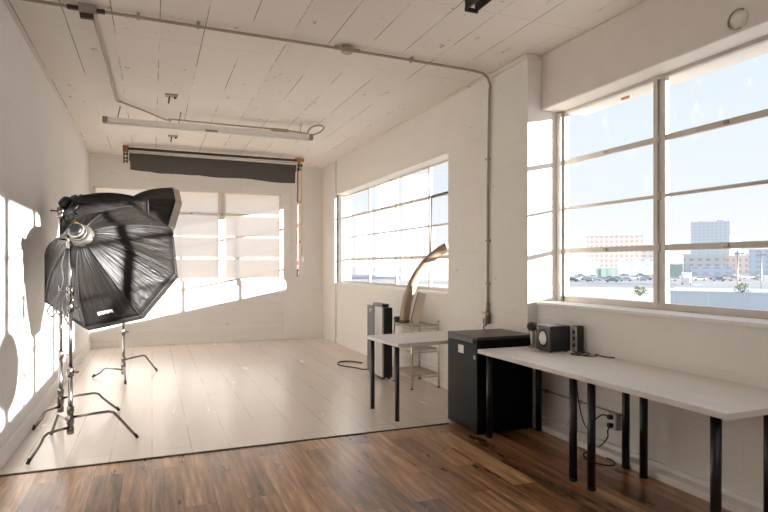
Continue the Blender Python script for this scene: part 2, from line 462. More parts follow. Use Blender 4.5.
c = MB(); c.box((3.225, 5.14, .88), (3.272, 5.24, 1.0), bev=.006); c.tube([(3.25, 5.155, 1.1), (3.25, 5.17, .98)], .02, 8); plabel(c.build('outlet_box', M['steel'], cond), 'small grey outlet box at the pipe end')
plug = thing('plug', 'small grey plug on the outlet box just above the fridge', 'plug', (3.20, 5.13, .86))
c = MB(); c.lathe([(.012, 0), (.016, .02), (.016, .09), (.022, .10), (.022, .135), (.012, .145)], (0, 0, 0), (.15, .0, 1), 12); c.build('plug_body', M['steel'], plug)
c = MB(); c.tube(smooth_curve([(0, 0, .0), (0, .02, .08), (.015, .05, .03), (.02, .06, -.1), (.03, .06, -.3)]), .006, 6); c.build('cord', M['rubber'], plug)

jb = thing('junction_box', 'junction box with dark lower block where the ceiling pipes meet at upper left', 'junction box', (-.455, 4.93, ZC))
m = MB(); m.box((-.06, -.05, -.075), (.06, .05, -.002), bev=.006); m.build('box', M['paintpipe'], jb)
m = MB(); m.box((-.05, -.06, -.115), (.045, -.02, -.078), bev=.004); plabel(m.build('lower_block', M['darkmetal'], jb), 'dark rusty block')
m = MB(); m.box((-.14, -.035, -.05), (-.06, .0, -.02), bev=.004); m.build('pipe_fitting', M['darkmetal'], jb)
m = MB(); m.box((.06, -.03, -.05), (.12, .005, -.02), bev=.004); m.build('pipe_fitting', M['darkmetal'], jb)
jb2 = thing('junction_box', 'small round junction box midway along the ceiling pipe', 'junction box', (1.64, 4.955, ZC))
m = MB(); m.lathe([(.05, -.002), (.055, -.03), (.055, -.055), (.045, -.065)], (0,0,0), (0,0,1), 18); m.build('box', M['paintpipe'], jb2)
m = MB(); m.tube([(-.12, -.005, -.03), (.12, .004, -.03)], .02, 8); m.build('pipe_fitting', M['paintpipe'], jb2)

m = MB(); m.tube(smooth_curve([(-.43, 4.98, cz), (-.405, 6.2, cz), (-.39, 7.40, cz-.01), (-.33, 7.55, cz-.01), (-.08, 7.9, cz-.005), (.14, 8.16, cz-.02), (.24, 8.2, cz-.03)], 5), .012, 8)
bc = m.build('conduit', M['paintpipe']); tag(bc, 'bent conduit branch from the junction box toward the batten light', 'pipe')
m = MB(); m.tube(smooth_curve([(.20, 8.14, cz-.02), (.8, 8.13, cz-.03), (1.5, 8.1, cz-.04), (2.0, 8.05, cz-.07), (2.08, 7.95, cz-.115), (2.19, 7.9, cz-.085), (2.25, 7.86, cz-.03), (2.22, 7.84, cz+.005), (2.12, 7.85, cz-.005), (2.05, 7.88, cz-.05), (2.03, 7.90, cz-.10), (2.03, 7.92, 3.325)], 6), .011, 8)
cb = m.build('cable', M['paintpipe']); tag(cb, 'power cable above the batten light, coiled in a loop at its right end', 'cable')
m = MB(); m.box((1.55, 8.06, cz-.075), (1.80, 8.12, cz-.03), bev=.012); plabel(m.build('cable_joint', M['paintpipe'], cb), 'taped joint')

bl = thing('batten_light', 'long slim white batten light hung under the far ceiling', 'ceiling light', (.77, 7.92, 3.30))
m = MB(); m.box((-1.31, -.035, -.03), (1.31, .035, .03), bev=.006); m.build('housing', M['trim'], bl)
for s in (-1, 1):
    m = MB(); m.box((s*1.31-.03, -.04, -.045), (s*1.31+.03, .04, .035), bev=.006); m.build('end_cap', M['steel'], bl)
m = MB(); m.tube([(-1.27, 0, -.042), (1.27, 0, -.042)], .017, 12); m.build('tube', M['white'], bl)
m = MB(); m.box((-.12, -.045, -.05), (.04, .045, -.025), bev=.005); m.build('lamp_holder', M['steel'], bl)
for x in (-1.17, -.45, 1.15):
    m = MB(); m.tube([(x, 0, .03), (x+.03, .0, .18)], .007, 6); m.build('hanger', M['paintpipe'], bl)
for lab, p in (('small painted ceiling bracket just above the batten light', (.21, 7.15)), ('small painted ceiling bracket between batten light and backdrop roll', (.30, 9.4))):
    b = thing('ceiling_bracket', lab, 'bracket', (p[0], p[1], ZC))
    m = MB(); m.box((-.07, -.05, -.02), (.07, .05, -.001), bev=.004); m.build('plate', M['paintpipe'], b)
    m = MB(); m.tube([(-.02, 0, -.02), (-.03, .05, -.09)], .009, 6); m.tube([(.04, 0, -.02), (.04, 0, -.045)], .014, 8); m.build('stud', M['darkmetal'], b)
# dark channel at the top edge of view
ch = thing('strut_channel', 'dark metal channel fixed to the ceiling at the top edge', 'bracket', (2.20, 3.74, ZC))
m = MB()
m.box((-.03, -1.4, -.085), (-.024, .02, -.002)); m.box((.055, -1.4, -.085), (.061, .02, -.002)); m.box((-.03, -1.4, -.012), (.061, .02, .002)); m.build('channel', M['darkmetal'], ch)
m = MB(); m.box((-.034, .0, -.09), (.075, .022, -.06), bev=.003); m.build('end_bracket', M['darkmetal'], ch)
# painted-over round plate on the beam
pc = thing('cover_plate', 'round painted-over cover plate on the beam above the near window', 'cover plate', (3.425, 2.52, 3.04))
m = MB(); m.lathe([(.065, .004), (.06, -.012), (.02, -.014)], (0,0,0), (1,0,0), 24); m.build('plate', M['beam'], pc)
m = MB(); m.tube([(-.014, .062*math.cos(a), .062*math.sin(a)) for a in [i*PI/12-1.9 for i in range(17)]], .006, 6); plabel(m.build('rim', M['steel'], pc), 'dark exposed rim')
# small orange-red strip near the top of the glass
m = MB(); m.box((3.628, 3.61, 2.868), (3.640, 3.71, 2.890), bev=.003); tag(m.build('orange_strip', M['orange']), 'small orange-red strip at top of near window glass', 'mark')

# ------------------------------------------------------------------ backdrop roller by the back wall
br = thing('backdrop_roller', 'charcoal paper backdrop roll hung below ceiling before the back window', 'backdrop roll', (1.05, 10.45, 3.27))
m = MB(); m.tube([(-1.40, 0, .02), (1.41, 0, .0)], .066, 20); m.build('paper_roll', M['darkpaper'], br)
m = MB(); N = 18
rows = []
for i in range(N+1):
    x = -1.385+2.77*i/N
    bot = -.20-.012*math.sin(i*.9) - .085*(i/N) - (.02 if 2 < i < 7 else 0)
    rows.append([(x, -.066, .01), (x, -.066, -.09), (x, -.06, bot)])
for A, B in zip(rows, rows[1:]):
    for k in range(2): m.quad(A[k], B[k], B[k+1], A[k+1])
hp = m.build('hanging_paper', M['darkpaper'], br)
md = hp.modifiers.new('thick', 'SOLIDIFY'); md.thickness = .004
m = MB(); m.tube([(-1.42, -.02, .155), (1.42, -.02, .145)], .022, 12); plabel(m.build('top_rail', M['darkmetal'], br), 'slim dark rail above the roll')
m = MB(); m.tube([(-1.40, .04, .12), (1.40, .04, .11)], .016, 12); plabel(m.build('spare_core', M['trim'], br), 'white cardboard core behind the roll')
m = MB(); m.box((-1.50, -.04, .10), (-1.41, .05, .20), bev=.006); plabel(m.build('bracket', M['redbrown'], br), 'red-brown bracket at left end')
for z in (.06, -.01, -.06):
    m = MB(); m.lathe([(.012, -.05), (.034, -.05), (.034, -.03), (.012, -.03), (.012, .0), (.034, .0), (.034, .02), (.012, .02)], (-1.44, -.03, z), (1, 0, 0), 14); m.build('chain_wheel', M['black'], br)
m = MB(); m.box((1.40, -.04, .13), (1.56, .05, .19), bev=.006); m.box((1.45, -.04, .0), (1.49, .04, .14), bev=.006); plabel(m.build('bracket', M['brass'], br), 'brass-coloured bracket at right end')
for z in (.06, -.02):
    m = MB(); m.lathe([(.012, -.03), (.034, -.03), (.034, -.01), (.012, -.01), (.012, .03), (.034, .03), (.034, .05), (.012, .05)], (1.47, -.03, z), (1, 0, 0), 14); m.build('chain_wheel', M['black'], br)
def chain(mb, x, y, z0, z1, r):
    n = int((z0-z1)/.045)
    for i in range(n):
        z = z0-(z0-z1)*i/n
        mb.tube([(x, y, z), (x+.004*math.sin(i), y, z-(z0-z1)/n*.9)], r, 6)
m = MB(); chain(m, 1.435, -.05, 0, -.62, .011); c = m.build('pull_chain', M['darkmetal'], br); plabel(c, 'dark upper pull chain')
m = MB(); chain(m, 1.435, -.05, -.62, -1.86, .013); c = m.build('pull_chain', M['pink'], br); plabel(c, 'pink pull chain')
k = MB(); k.lathe([(.01, 0), (.02, -.02), (.022, -.12), (.012, -.14)], (1.435, -.05, -1.86), (0,0,1), 10); plabel(k.build('chain_weight', M['black'], c), 'black weight')
k = MB(); k.lathe([(.016, 0), (.018, -.05), (.012, -.08)], (1.437, -.05, -1.70), (0,0,1), 10); k.build('chain_bead', M['red'], c)
m = MB(); chain(m, 1.505, -.06, 0, -1.62, .015); c = m.build('pull_chain', M['yellow'], br); plabel(c, 'yellow pull chain')
k = MB(); k.lathe([(.01, 0), (.028, -.03), (.032, -.09), (.02, -.12)], (1.52, -.06, -1.62), (0,0,1), 10); plabel(k.build('chain_weight', M['white'], c), 'white weight')
for z in (-.62, -1.02, -1.35):
    k = MB(); k.lathe([(.016, -.01), (.02, 0), (.016, .015)], (1.47, -.055, z), (1, 0, 0), 8); k.build('chain_clip', M['steel'], c)

# ------------------------------------------------------------------ light stands
def light_stand(label, base, height, feet, zo=.0, group=None):
    root = thing('light_stand', label, 'light stand', (base[0], base[1], 0), 0, group)
    zs = (.06+zo, .62, 1.15, height); rs = (.0185, .0155, .012)
    for (a, b), r in zip(zip(zs, zs[1:]), rs):
        b = min(b, height)
        if b <= a: break
        m = MB(); m.tube([(0, 0, a), (0, 0, b)], r, 14); m.build('pole', M['chrome'], root)
        if b < height:
            m = MB(); m.lathe([(.02, -.045), (.027, -.04), (.027, .02), (.019, .035)], (0, 0, b), (0,0,1), 14); co = m.build('collar', M['chrome'], root)
            k = MB(); k.tube([(.02, 0, b-.01), (.055, -.01, b-.01)], .006, 6); k.tube([(.055, -.03, b-.01), (.057, .015, b-.01)], .008, 6); k.build('knob', M['black'], co)
    m = MB(); m.lathe([(.02, .05), (.028, .055), (.028, .10), (.024, .105), (.024, .13), (.029, .135), (.029, .19), (.024, .20), (.024, .23), (.029, .235), (.029, .275), (.02, .285)], (0,0,zo), (0,0,1), 16); m.build('base_sleeve', M['chrome'], root)
    for (ang, R, z0) in feet:
        z0 += zo
        d = Vector((math.cos(ang), math.sin(ang), 0)); k = .62
        pts = [d*.02+Vector((0,0,z0)), d*(R*.30)+Vector((0,0,z0+.012)), d*(R*k-.03)+Vector((0,0,z0+.02)), d*(R*k+.01)+Vector((0,0,z0+.008)), d*(R*k+.045)+Vector((0,0,z0-.035)), d*R+Vector((0,0,.013))]
        m = MB(); m.tube(pts, .0115, 10); lg = m.build('leg', M['chrome'], root)
        f = MB(); f.tube([d*(R-.022)+Vector((0,0,.048)), d*(R+.001)+Vector((0,0,.0125))], .0135, 10); f.build('rubber_foot', M['rubber'], lg)
    # grip head
    m = MB(); m.lathe([(.02, -.03), (.03, -.025), (.03, .03), (.02, .035)], (0, 0, height), (0,0,1), 14); m.lathe([(.03, -.03), (.038, -.028), (.038, .03), (.03, .034)], (0, -.0, height+.045), (1, .0, 0), 16)
    g = m.build('grip_head', M['chrome'], root)
    k = MB(); k.tube([(-.03, 0, height+.045), (-.075, -.02, height+.045)], .008, 8); k.tube([(-.075, -.055, height+.04), (-.077, .02, height+.05)], .010, 8); k.build('tee_handle', M['black'], g)
    return root
R_ = math.radians
sA = light_stand('chrome turtle-base stand nearest the wood floor, under the front octagonal softbox', (-.625, 5.37), 1.66, [(R_(0), .51, .19), (R_(240), .47, .11), (R_(116), .44, .15)], .05)
light_stand('chrome stand tight against the left wall, second pole behind the front softbox', (-.83, 6.42), 1.98, [(R_(3), .52, .19), (R_(250), .47, .11), (R_(100), .44, .15)])
light_stand('chrome stand farthest from the wood floor, thin pole with three bent legs', (-.35, 8.33), 2.20, [(R_(157), .41, .11), (R_(-85), .48, .15), (R_(39), .53, .24)])
# mid-height knuckle and hanging cable on the near stand
m = MB(); m.lathe([(.02, -.04), (.03, -.035), (.03, .035), (.02, .04)], (0, 0, 1.28), (0,0,1), 14)
kn = m.build('clamp', M['chrome'], sA)
k = MB(); k.tube([(-.02, 0, 1.28), (-.07, -.02, 1.29)], .009, 8); k.tube([(-.07, -.02, 1.25), (-.075, -.02, 1.33)], .011, 8); k.tube([(.0, -.02, 1.30), (.03, -.06, 1.22), (.02, -.07, 1.18)], .008, 8); k.build('knob', M['chrome'], kn)
cab = thing('power_cable', 'black power cable looped around the pole below the front softbox', 'cable', (-.625, 5.37, 1.2))
m = MB()
m.tube(smooth_curve([(-.03, -.02, .43), (-.06, -.03, .30), (-.05, -.03, .16), (-.10, -.03, .02), (-.16, -.03, -.07), (-.12, -.03, -.12), (-.06, -.03, .0), (-.02, -.035, .09), (-.07, -.035, .06), (-.11, -.03, -.05), (-.05, -.03, -.13), (-.015, -.03, -.06), (-.03, -.035, .05), (-.06, -.03, -.02), (-.035, -.03, -.14), (.0, -.03, -.2)], 6), .0065, 6)
m.build('cord', M['rubber'], cab)

# ------------------------------------------------------------------ octagonal softboxes
def octabox(label, apex, th, ph, roll, R, D, ring=.085, label_panel=None, lip=.07, bulge=.055, group=None, seed=0, lipm='piping', fab='nylon', head=.26):
    n = Vector((math.sin(th)*math.cos(ph), math.cos(th)*math.cos(ph), -math.sin(ph)))
    u = Vector((math.cos(th), -math.sin(th), 0)); v = n.cross(u)
    root = thing('octagonal_softbox', label, 'softbox', apex, 0, group)
    rnd = random.Random(seed)
    def rib(k, t):
        a = roll-k*PI/4
        d = math.cos(a)*u+math.sin(a)*v
        r = ring+(R-ring)*t
        nrm = (d*D-n*(R-ring)).normalized()
        return d*r+n*(D*t)+nrm*bulge*math.sin(PI*t**.85)
    T, Wd = 14, 8
    bm = bmesh.new(); grid = {}
    for k in range(8):
        sag = rnd.uniform(.7, 1.3)
        for j in range(Wd):
            s = j/Wd
            for i in range(T+1):
                t = i/T
                p = rib(k, t).lerp(rib(k+1, t), s)
                c = n*(D*t)
                inward = (c-p).normalized()
                p = p+inward*(.030*sag*math.sin(PI*s)*math.sin(PI*min(1, t*1.02)))*(t**.5)
                p = p+inward*.006*math.sin(9*t+5*s+k*2.1)*math.sin(PI*s)
                grid[(k*Wd+j, i)] = bm.verts.new(p)
    L = 8*Wd
    for a in range(L):
        for i in range(T):
            f = bm.faces.new((grid[(a, i)], grid[((a+1) % L, i)], grid[((a+1) % L, i+1)], grid[(a, i+1)])); f.smooth = True
    me = MB(); me.bm.free(); me.bm = bm
    cr = [None]*len(bm.verts)
    bm.verts.index_update()
    for (a, i), vv in grid.items(): cr[vv.index] = (a/Wd+.0, i/T*(ring+(R-ring)*i/T)*2, a//Wd*3.7)
    sh = me.build('fabric_shell', M[fab], root)
    at = sh.data.attributes.new('crease', 'FLOAT_VECTOR', 'POINT')
    for i, q in enumerate(cr): at.data[i].vector = q
    md = sh.modifiers.new('thick', 'SOLIDIFY'); md.thickness = .004; md.offset = -1
    for k in range(8):
        m = MB(); m.tube([rib(k, i/10)+ (rib(k, i/10)-n*(D*i/10)).normalized()*.003 for i in range(11)], .0055, 6); m.build('rib', M['piping'], root)
    # rim band
    def rim(k, r, dn): 
        a = roll-k*PI/4; return (math.cos(a)*u+math.sin(a)*v)*r+n*dn
    m = MB(); m.tube([rim(k, R, D) for k in range(8)], .008, 6, closed=True); m.build('rim_piping', M['piping'], root)
    m = MB()
    for k in range(8):
        m.quad(rim(k, R, D), rim(k+1, R, D), rim(k+1, R*1.0, D+lip), rim(k, R*1.0, D+lip))
    o = m.build('rim_band', M[lipm], root); md = o.modifiers.new('thick', 'SOLIDIFY'); md.thickness = .004; md.offset = -1
    m = MB(); m.bm.faces.new([m.bm.verts.new(rim(k, R*.985, D+.012)) for k in range(8)]); m.build('diffuser', M['white_cloth'], root)
    # speed ring and flash head at the apex
    m = MB(); m.lathe([(ring*.75, -.035), (ring*1.05, -.03), (ring*1.05, .0), (ring*1.12, .004), (ring*1.12, .03), (ring*.8, .034)], (0,0,0), n, 24); m.build('speed_ring', M['charcoal' if fab == 'nylon' else 'black'], root)
    m = MB(); m.lathe([(.03, -head), (.05, -head+.005), (.056, -head+.02), (.056, -.075), (.062, -.07), (.062, -.035)], (0,0,0), n, 20); fh = m.build('flash_head', M['black'], root)
    k = MB()
    for h in (-head+.03, -.055): k.lathe([(.05, h-.006), (.064, h-.005), (.064, h+.005), (.05, h+.006)], (0,0,0), n, 20)
    k.build('cooling_ring', M['steel' if fab == 'nylon' else 'black'], fh)
    b = MB(); q = rib(5, .16)-n*.0
    b.lathe([(.012, -.012), (.022, -.008), (.022, .006), (.01, .012)], rib(6, .12), n, 12); plabel(b.build('locking_knob', M['brass'], fh), 'brass-coloured knob')
    if label_panel is not None:
        k, t, s, w, h = label_panel
        A, B = rib(k, t), rib(k+1, t)
        p = A.lerp(B, s); ex = (B-A).normalized(); ey = (rib(k, t+.1)-rib(k, t)+rib(k+1, t+.1)-rib(k+1, t)).normalized()
        ny = ex.cross(ey).normalized()
        if ny.dot(p-n*(D*t)) < 0: ny = -ny
        ey = ny.cross(ex); p = p-(p-n*(D*t)).normalized()*.012
        mm = MB()
        for i, wx in enumerate((.9, .55, .8, .5, .85, .6, .9)):
            x0 = (-.5+i/7)*w; x1 = x0+w/7*.8
            mm.quad(p+ny*.012+ex*x0-ey*h*.5*wx, p+ny*.012+ex*x1-ey*h*.5*wx, p+ny*.012+ex*x1+ey*h*.5, p+ny*.012+ex*x0+ey*h*.5)
        plabel(mm.build('maker_label', M['white'], root), 'small white lettering on the lower panel')
    return root
octabox('large black octagonal softbox nearest the camera, sunlit crinkled back panels', (-.536, 5.337, 1.735), .375, .4366, 2.5106, .618, .5455, .085, (1, .86, .45, .13, .035), seed=3, head=.13)
octabox('black octagonal softbox mostly hidden behind the sunlit front one, close to left wall', (-.755, 6.47, 2.08), 1.02, .60, 2.75, .53, .52, .12, lip=.02, seed=5, fab='nylon_dark', head=.10)
octabox('dark octagonal softbox farthest back with wide pale grey rim band', (-.33, 8.34, 2.27), 1.25, .33, 2.6, .47, .46, .08, lip=.10, seed=8, lipm='lip', fab='nylon_dark', head=.10)

# ------------------------------------------------------------------ black fridge
fr = thing('mini_fridge', 'black mini fridge standing between the two white tables', 'fridge', (2.63, 4.35, 0))
m = MB(); m.box((.055, .005, .012), (.59, .535, .80), bev=.006); m.build('body', M['fridge_side'], fr)
m = MB(); m.box((.0, .0, .835), (.60, .54, .862), bev=.006); plabel(m.build('lid', M['fridge_top'], fr), 'dark top with a brown reflection in its colour')
m = MB(); m.box((.004, .003, .79), (.596, .537, .836), bev=.003); m.build('lid_edge', M['fridge_side'], fr)
m = MB(); m.box((.0, .002, .02), (.05, .538, .795), bev=.008); dr = m.build('door', M['fridge'], fr)
m = MB(); m.box((-.012, .05, .80), (.012, .49, .845), bev=.010, seg=3); m.build('handle', M['charcoal'], dr)
m = MB(); m.quad((-.0015, .33, .69), (-.0015, .23, .69), (-.0015, .23, .765), (-.0015, .33, .765)); plabel(m.build('paper_label', M['white'], dr), 'white paper label')
m = MB(); m.box((-.003, .025, .665), (.001, .055, .70), bev=.001); plabel(m.build('badge', M['silver'], dr), 'small pale badge')
for (x, y) in ((.05, .05), (.55, .05), (.05, .49), (.55, .49)):
    m = MB(); m.lathe([(.018, 0), (.022, .004), (.02, .018)], (x, y, 0), (0,0,1), 12); m.build('foot', M['black'], fr)

# ------------------------------------------------------------------ tables
def desk(label, cx, cy, lx, ly, h, legs, rz=0, group=None, top='top', leg_r=.027):
    root = thing('table', label, 'table', (cx, cy, 0), rz, group)
    m = MB(); m.box((-lx/2, -ly/2, h-.035), (lx/2, ly/2, h), bev=.003); m.build('tabletop', M[top], root)
    for (x, y) in legs:
        m = MB(); m.tube([(x, y, .012), (x, y, h-.037)], leg_r, 16); lg = m.build('leg', M['blackm'], root)
        f = MB(); f.lathe([(leg_r*.8, 0), (leg_r*1.05, .003), (leg_r*1.05, .015), (leg_r, .018)], (x, y, 0), (0,0,1), 16); f.build('foot', M['black'], lg)
        p = MB(); p.lathe([(leg_r, 0), (leg_r*1.9, .004), (leg_r*1.9, .008)], (x, y, h-.044), (0,0,1), 16); p.build('mounting_plate', M['blackm'], lg)
    return root
desk('white-topped table with black legs carrying the desk speakers, beside the fridge', 3.005, 3.735, .75, 1.21, .762, [(-.295, .545), (.235, .56), (-.295, -.525), (.235, -.47)])
desk('bare white-topped table with black legs nearest the camera', 3.005, 2.56, .75, 1.13, .764, [(-.295, .47), (.20, .505), (-.295, -.44), (.15, -.415)])
desk('small white-topped table with black legs beyond the fridge on white floor', 2.66, 5.38, 1.08, .72, .752, [(-.51, -.28), (-.51, .26), (.46, -.28), (.46, .26)], R_(5), leg_r=.022)

# ------------------------------------------------------------------ desk speakers
sw = thing('subwoofer', 'black cube subwoofer with white round cone on the white table', 'speaker', (3.185, 4.02, .762), R_(-4))
m = MB(); m.box((-.092, -.095, .008), (.095, .095, .205), bev=.008); m.build('cabinet', M['black'], sw); sw.scale = (1.06, 1.06, 1.08)
m = MB(); m.box((-.100, -.095, .008), (-.090, .095, .205), bev=.004); fp = m.build('front_panel', M['charcoal'], sw)
m = MB(); m.lathe([(.074, -.003), (.074, .004), (.058, .006), (.055, .001)], (-.1, 0, .105), (-1, 0, 0), 28); m.build('surround', M['black'], sw)
m = MB(); m.lathe([(.054, .0), (.05, .006), (.03, .012), (.004, .015)], (-.1, -.005, .105), (-1, 0, 0), 28); plabel(m.build('cone', M['cone'], sw), 'white speaker cone')
m = MB(); m.lathe([(.012, 0), (.012, .006), (.008, .008)], (-.1, .065, .18), (-1, 0, 0), 12); m.build('knob', M['silver'], sw)
m = MB()
for z in (.08, .1, .12): m.box((-.01, -.0965, z), (.03, -.0945, z+.008))
m.build('vent', M['rubber'], sw)
for (x, y) in ((-.07, -.07), (.07, -.07), (-.07, .07), (.07, .07)):
    m = MB(); m.lathe([(.012, 0), (.012, .01)], (x, y, 0), (0,0,1), 10); m.build('foot', M['rubber'], sw)
s1 = thing('satellite_speaker', 'small speaker with round dark head on silver stem, left of the subwoofer', 'speaker', (3.14, 4.25, .762), R_(0))
m = MB(); m.lathe([(.034, 0), (.036, .006), (.03, .012), (.015, .02)], (0,0,0), (0,0,1), 20); m.build('base', M['silver'], s1)
m = MB(); m.lathe([(.014, .015), (.018, .05), (.022, .09), (.019, .13), (.012, .16)], (0,0,0), (0,0,1), 16); m.build('stem', M['silver'], s1)
m = MB(); m.lathe([(.03, -.04), (.042, -.03), (.045, 0), (.042, .03), (.03, .038)], (0, 0, .19), (-1, -.6, 0), 20); hd = m.build('head', M['charcoal'], s1)
m = MB(); m.lathe([(.03, .036), (.026, .041), (.005, .044)], (0, 0, .19), (-1, -.6, 0), 18); m.build('grille', M['darkmetal'], hd)
s2 = thing('satellite_speaker', 'slim upright speaker with silver front, right of the subwoofer', 'speaker', (3.315, 3.885, .762), R_(-4))
m = MB(); m.box((-.02, -.045, 0), (.045, .03, .225), bev=.008); m.build('cabinet', M['black'], s2)
m = MB(); m.box((-.028, -.035, .01), (-.018, .026, .215), bev=.006); m.build('front_panel', M['silver'], s2)
for z in (.06, .115, .17):
    m = MB(); m.lathe([(.018, 0), (.017, .003), (.006, .001)], (-.028, -.004, z), (-1, 0, 0), 16); m.build('driver', M['black'], s2)
m = MB()
m.tube(smooth_curve([(3.33, 3.84, .812), (3.33, 3.80, .769), (3.25, 3.78, .769), (3.19, 3.80, .769), (3.17, 3.74, .769), (3.24, 3.69, .769), (3.31, 3.72, .774), (3.27, 3.79, .777), (3.20, 3.76, .776), (3.22, 3.66, .769), (3.30, 3.63, .769), (3.345, 3.69, .769), (3.33, 3.58, .769), (3.36, 3.50, .769)], 6), .0045, 6)
tag(m.build('speaker_cable', M['rubber']), 'tangled dark speaker cable lying on the table beside the slim speaker', 'cable')

# ------------------------------------------------------------------ outlet, pipe and cords under the table
m = MB(); m.tube([(3.372, 4.48, .335), (3.372, 3.6, .335), (3.372, 3.42, .335)], .008, 8); lp = m.build('conduit', M['paintpipe']); tag(lp, 'thin conduit pipe along the low wall under the table', 'pipe')
for y in (4.35, 3.9):
    m = MB(); m.box((3.362, y-.015, .32), (3.382, y+.015, .35), bev=.003); m.build('strap', M['paintpipe'], lp)
ob = thing('outlet_box', 'grey wall outlet box under the table with two black plugs', 'outlet', (3.38, 3.50, .275))
m = MB(); m.box((-.045, -.045, -.065), (0, .04, .065), bev=.006); m.build('box', M['silver'], ob)
m = MB(); m.box((-.048, -.035, -.055), (-.044, .03, .055), bev=.001); m.build('face_plate', M['white'], ob)
for i, (z, pts, lab) in enumerate(((.035, [(-.06, .02, .035), (-.09, .06, .04), (-.09, .14, -.02), (-.06, .26, -.12), (-.03, .36, -.05), (-.02, .42, .10), (-.02, .45, .26), (-.05, .50, .36), (-.1, .5, .44)], 'black cord running from the outlet up to the speakers'),
                              (-.03, [(-.06, .0, -.03), (-.09, .0, -.07), (-.08, .01, -.12), (-.085, .06, -.19), (-.10, .12, -.24), (-.15, .15, -.268), (-.24, .10, -.268), (-.29, -.02, -.268), (-.26, -.14, -.268), (-.19, -.17, -.268), (-.13, -.10, -.268), (-.13, -.03, -.266)], 'black cord looped on the wood floor below the outlet'))):
    c = thing('power_cable', lab, 'cord', (3.38, 3.50, .275))
    m = MB(); m.box((-.085, -.018, z-.017), (-.048, .018, z+.017), bev=.006); m.build('plug', M['rubber'], c)
    m = MB(); m.tube(smooth_curve(pts, 6), .0055, 6); m.build('cable', M['rubber'], c)

# ------------------------------------------------------------------ wire shelf, air conditioner, hose, board
ws = thing('wire_shelf', 'small chrome wire shelving unit behind the small table', 'shelf', (2.88, 6.25, 0))
WX, WY = .36, .54
for (x, y) in ((0, 0), (WX, 0), (0, WY), (WX, WY)):
    m = MB(); m.tube([(x, y, .012), (x, y, .80)], .0115, 10); po = m.build('post', M['wire'], ws)
    f = MB(); f.lathe([(.015, 0), (.016, .012), (.011, .02)], (x, y, 0), (0,0,1), 10); f.build('foot', M['rubber'], po)
    f = MB(); f.lathe([(.0125, .80), (.014, .805), (.006, .82)], (x, y, 0), (0,0,1), 10); f.build('cap', M['steel'], po)
for z in (.17, .47, .755):
    m = MB()
    for y in (0, WY): m.tube([(0, y, z), (WX, y, z)], .005, 6); m.tube([(0, y, z-.03), (WX, y, z-.03)], .005, 6)
    for x in (0, WX): m.tube([(x, 0, z), (x, WY, z)], .005, 6); m.tube([(x, 0, z-.03), (x, WY, z-.03)], .005, 6)
    for i in range(1, 18): m.tube([(0, WY*i/18, z+.003), (WX, WY*i/18, z+.003)], .003, 5)
    for x in (.12, .24): m.tube([(x, 0, z-.004), (x, WY, z-.004)], .004, 5)
    m.build('wire_deck', M['wire'], ws)
ac = thing('portable_air_conditioner', 'tall dark and silver portable air conditioner standing behind the wire shelf', 'air conditioner', (2.757, 6.90, 0))
m = MB(); m.box((.02, .0, .03), (.15, .56, .94), bev=.015, seg=3); m.build('body', M['black'], ac)
m = MB(); m.box((0, .29, .04), (.03, .555, .945), bev=.006); fp = m.build('front_panel', M['charcoal'], ac); plabel(fp, 'charcoal front panel')
k = MB(); k.quad((-.001, .46, .88), (-.001, .40, .88), (-.001, .40, .895), (-.001, .46, .895)); k.quad((-.001, .455, .86), (-.001, .42, .86), (-.001, .42, .872), (-.001, .455, .872)); plabel(k.build('marking', M['white'], fp), 'small pale marking')
m = MB(); m.box((0, .005, .04), (.03, .255, .945), bev=.006); plabel(m.build('front_panel', M['silver'], ac), 'silver front panel')
m = MB(); m.box((.008, .257, .04), (.03, .288, .945)); plabel(m.build('front_strip', M['white'], ac), 'pale strip between the panels')
m = MB(); m.box((.02, .05, .94), (.12, .40, .985), bev=.012); m.build('top_handle', M['black'], ac)
for (x, y) in ((.04, .06), (.12, .06), (.04, .50), (.12, .50)):
    m = MB(); m.lathe([(.02, 0), (.024, .01), (.02, .035)], (x, y, 0), (0,0,1), 12); m.build('caster', M['rubber'], ac)
m = MB(); m.tube(smooth_curve([(2.86, 7.50, .10), (2.80, 7.62, .02), (2.72, 7.85, .012), (2.60, 8.05, .012), (2.58, 8.25, .012), (2.68, 8.42, .012), (2.82, 8.40, .012), (2.95, 8.2, .012)], 6), .010, 8)
tag(m.build('power_cable', M['rubber']), 'black cord lying on white floor left of the air conditioner', 'cord')
ho = thing('exhaust_hose', 'thick beige hose curving up from the wire shelf to the far window', 'hose', (2.975, 6.66, .762))
pts = smooth_curve([(0, .03, .0), (.015, .03, .12), (.06, .03, .32), (.15, .03, .54), (.28, .0, .74), (.42, -.08, .89), (.52, -.18, .96)], 14)
m = MB(); m.tube(pts, [.062+.0055*math.cos(i*PI) for i in range(len(pts))], 18); m.build('hose_duct', M['hose'], ho)
m = MB(); m.lathe([(.07, -.0), (.072, .03), (.064, .035)], (0, .03, .0), (0,0,1), 20); m.build('collar', M['charcoal'], ho)
bd = thing('board', 'narrow grey-beige board leaning beside the hose on the wire shelf', 'board', (3.02, 6.48, .762), R_(-22))
m = MB(); m.box((-.055, -.012, 0), (.055, .012, .40), Matrix.Rotation(R_(14), 4, 'Y'), .004); m.build('panel', M['board'], bd)
m = MB(); m.box((-.055, -.017, .015), (-.047, .017, .39), Matrix.Rotation(R_(14), 4, 'Y'), .002); m.build('edge_strip', M['charcoal'], bd)
m = MB(); m.box((2.885, 6.74, .762), (2.96, 6.82, .83), bev=.010); bx = m.build('box', M['black']); tag(bx, 'small black box on the top deck of the wire shelf', 'box')
k = MB(); k.box((2.89, 6.75, .829), (2.955, 6.81, .834)); k.build('lid', M['charcoal'], bx)

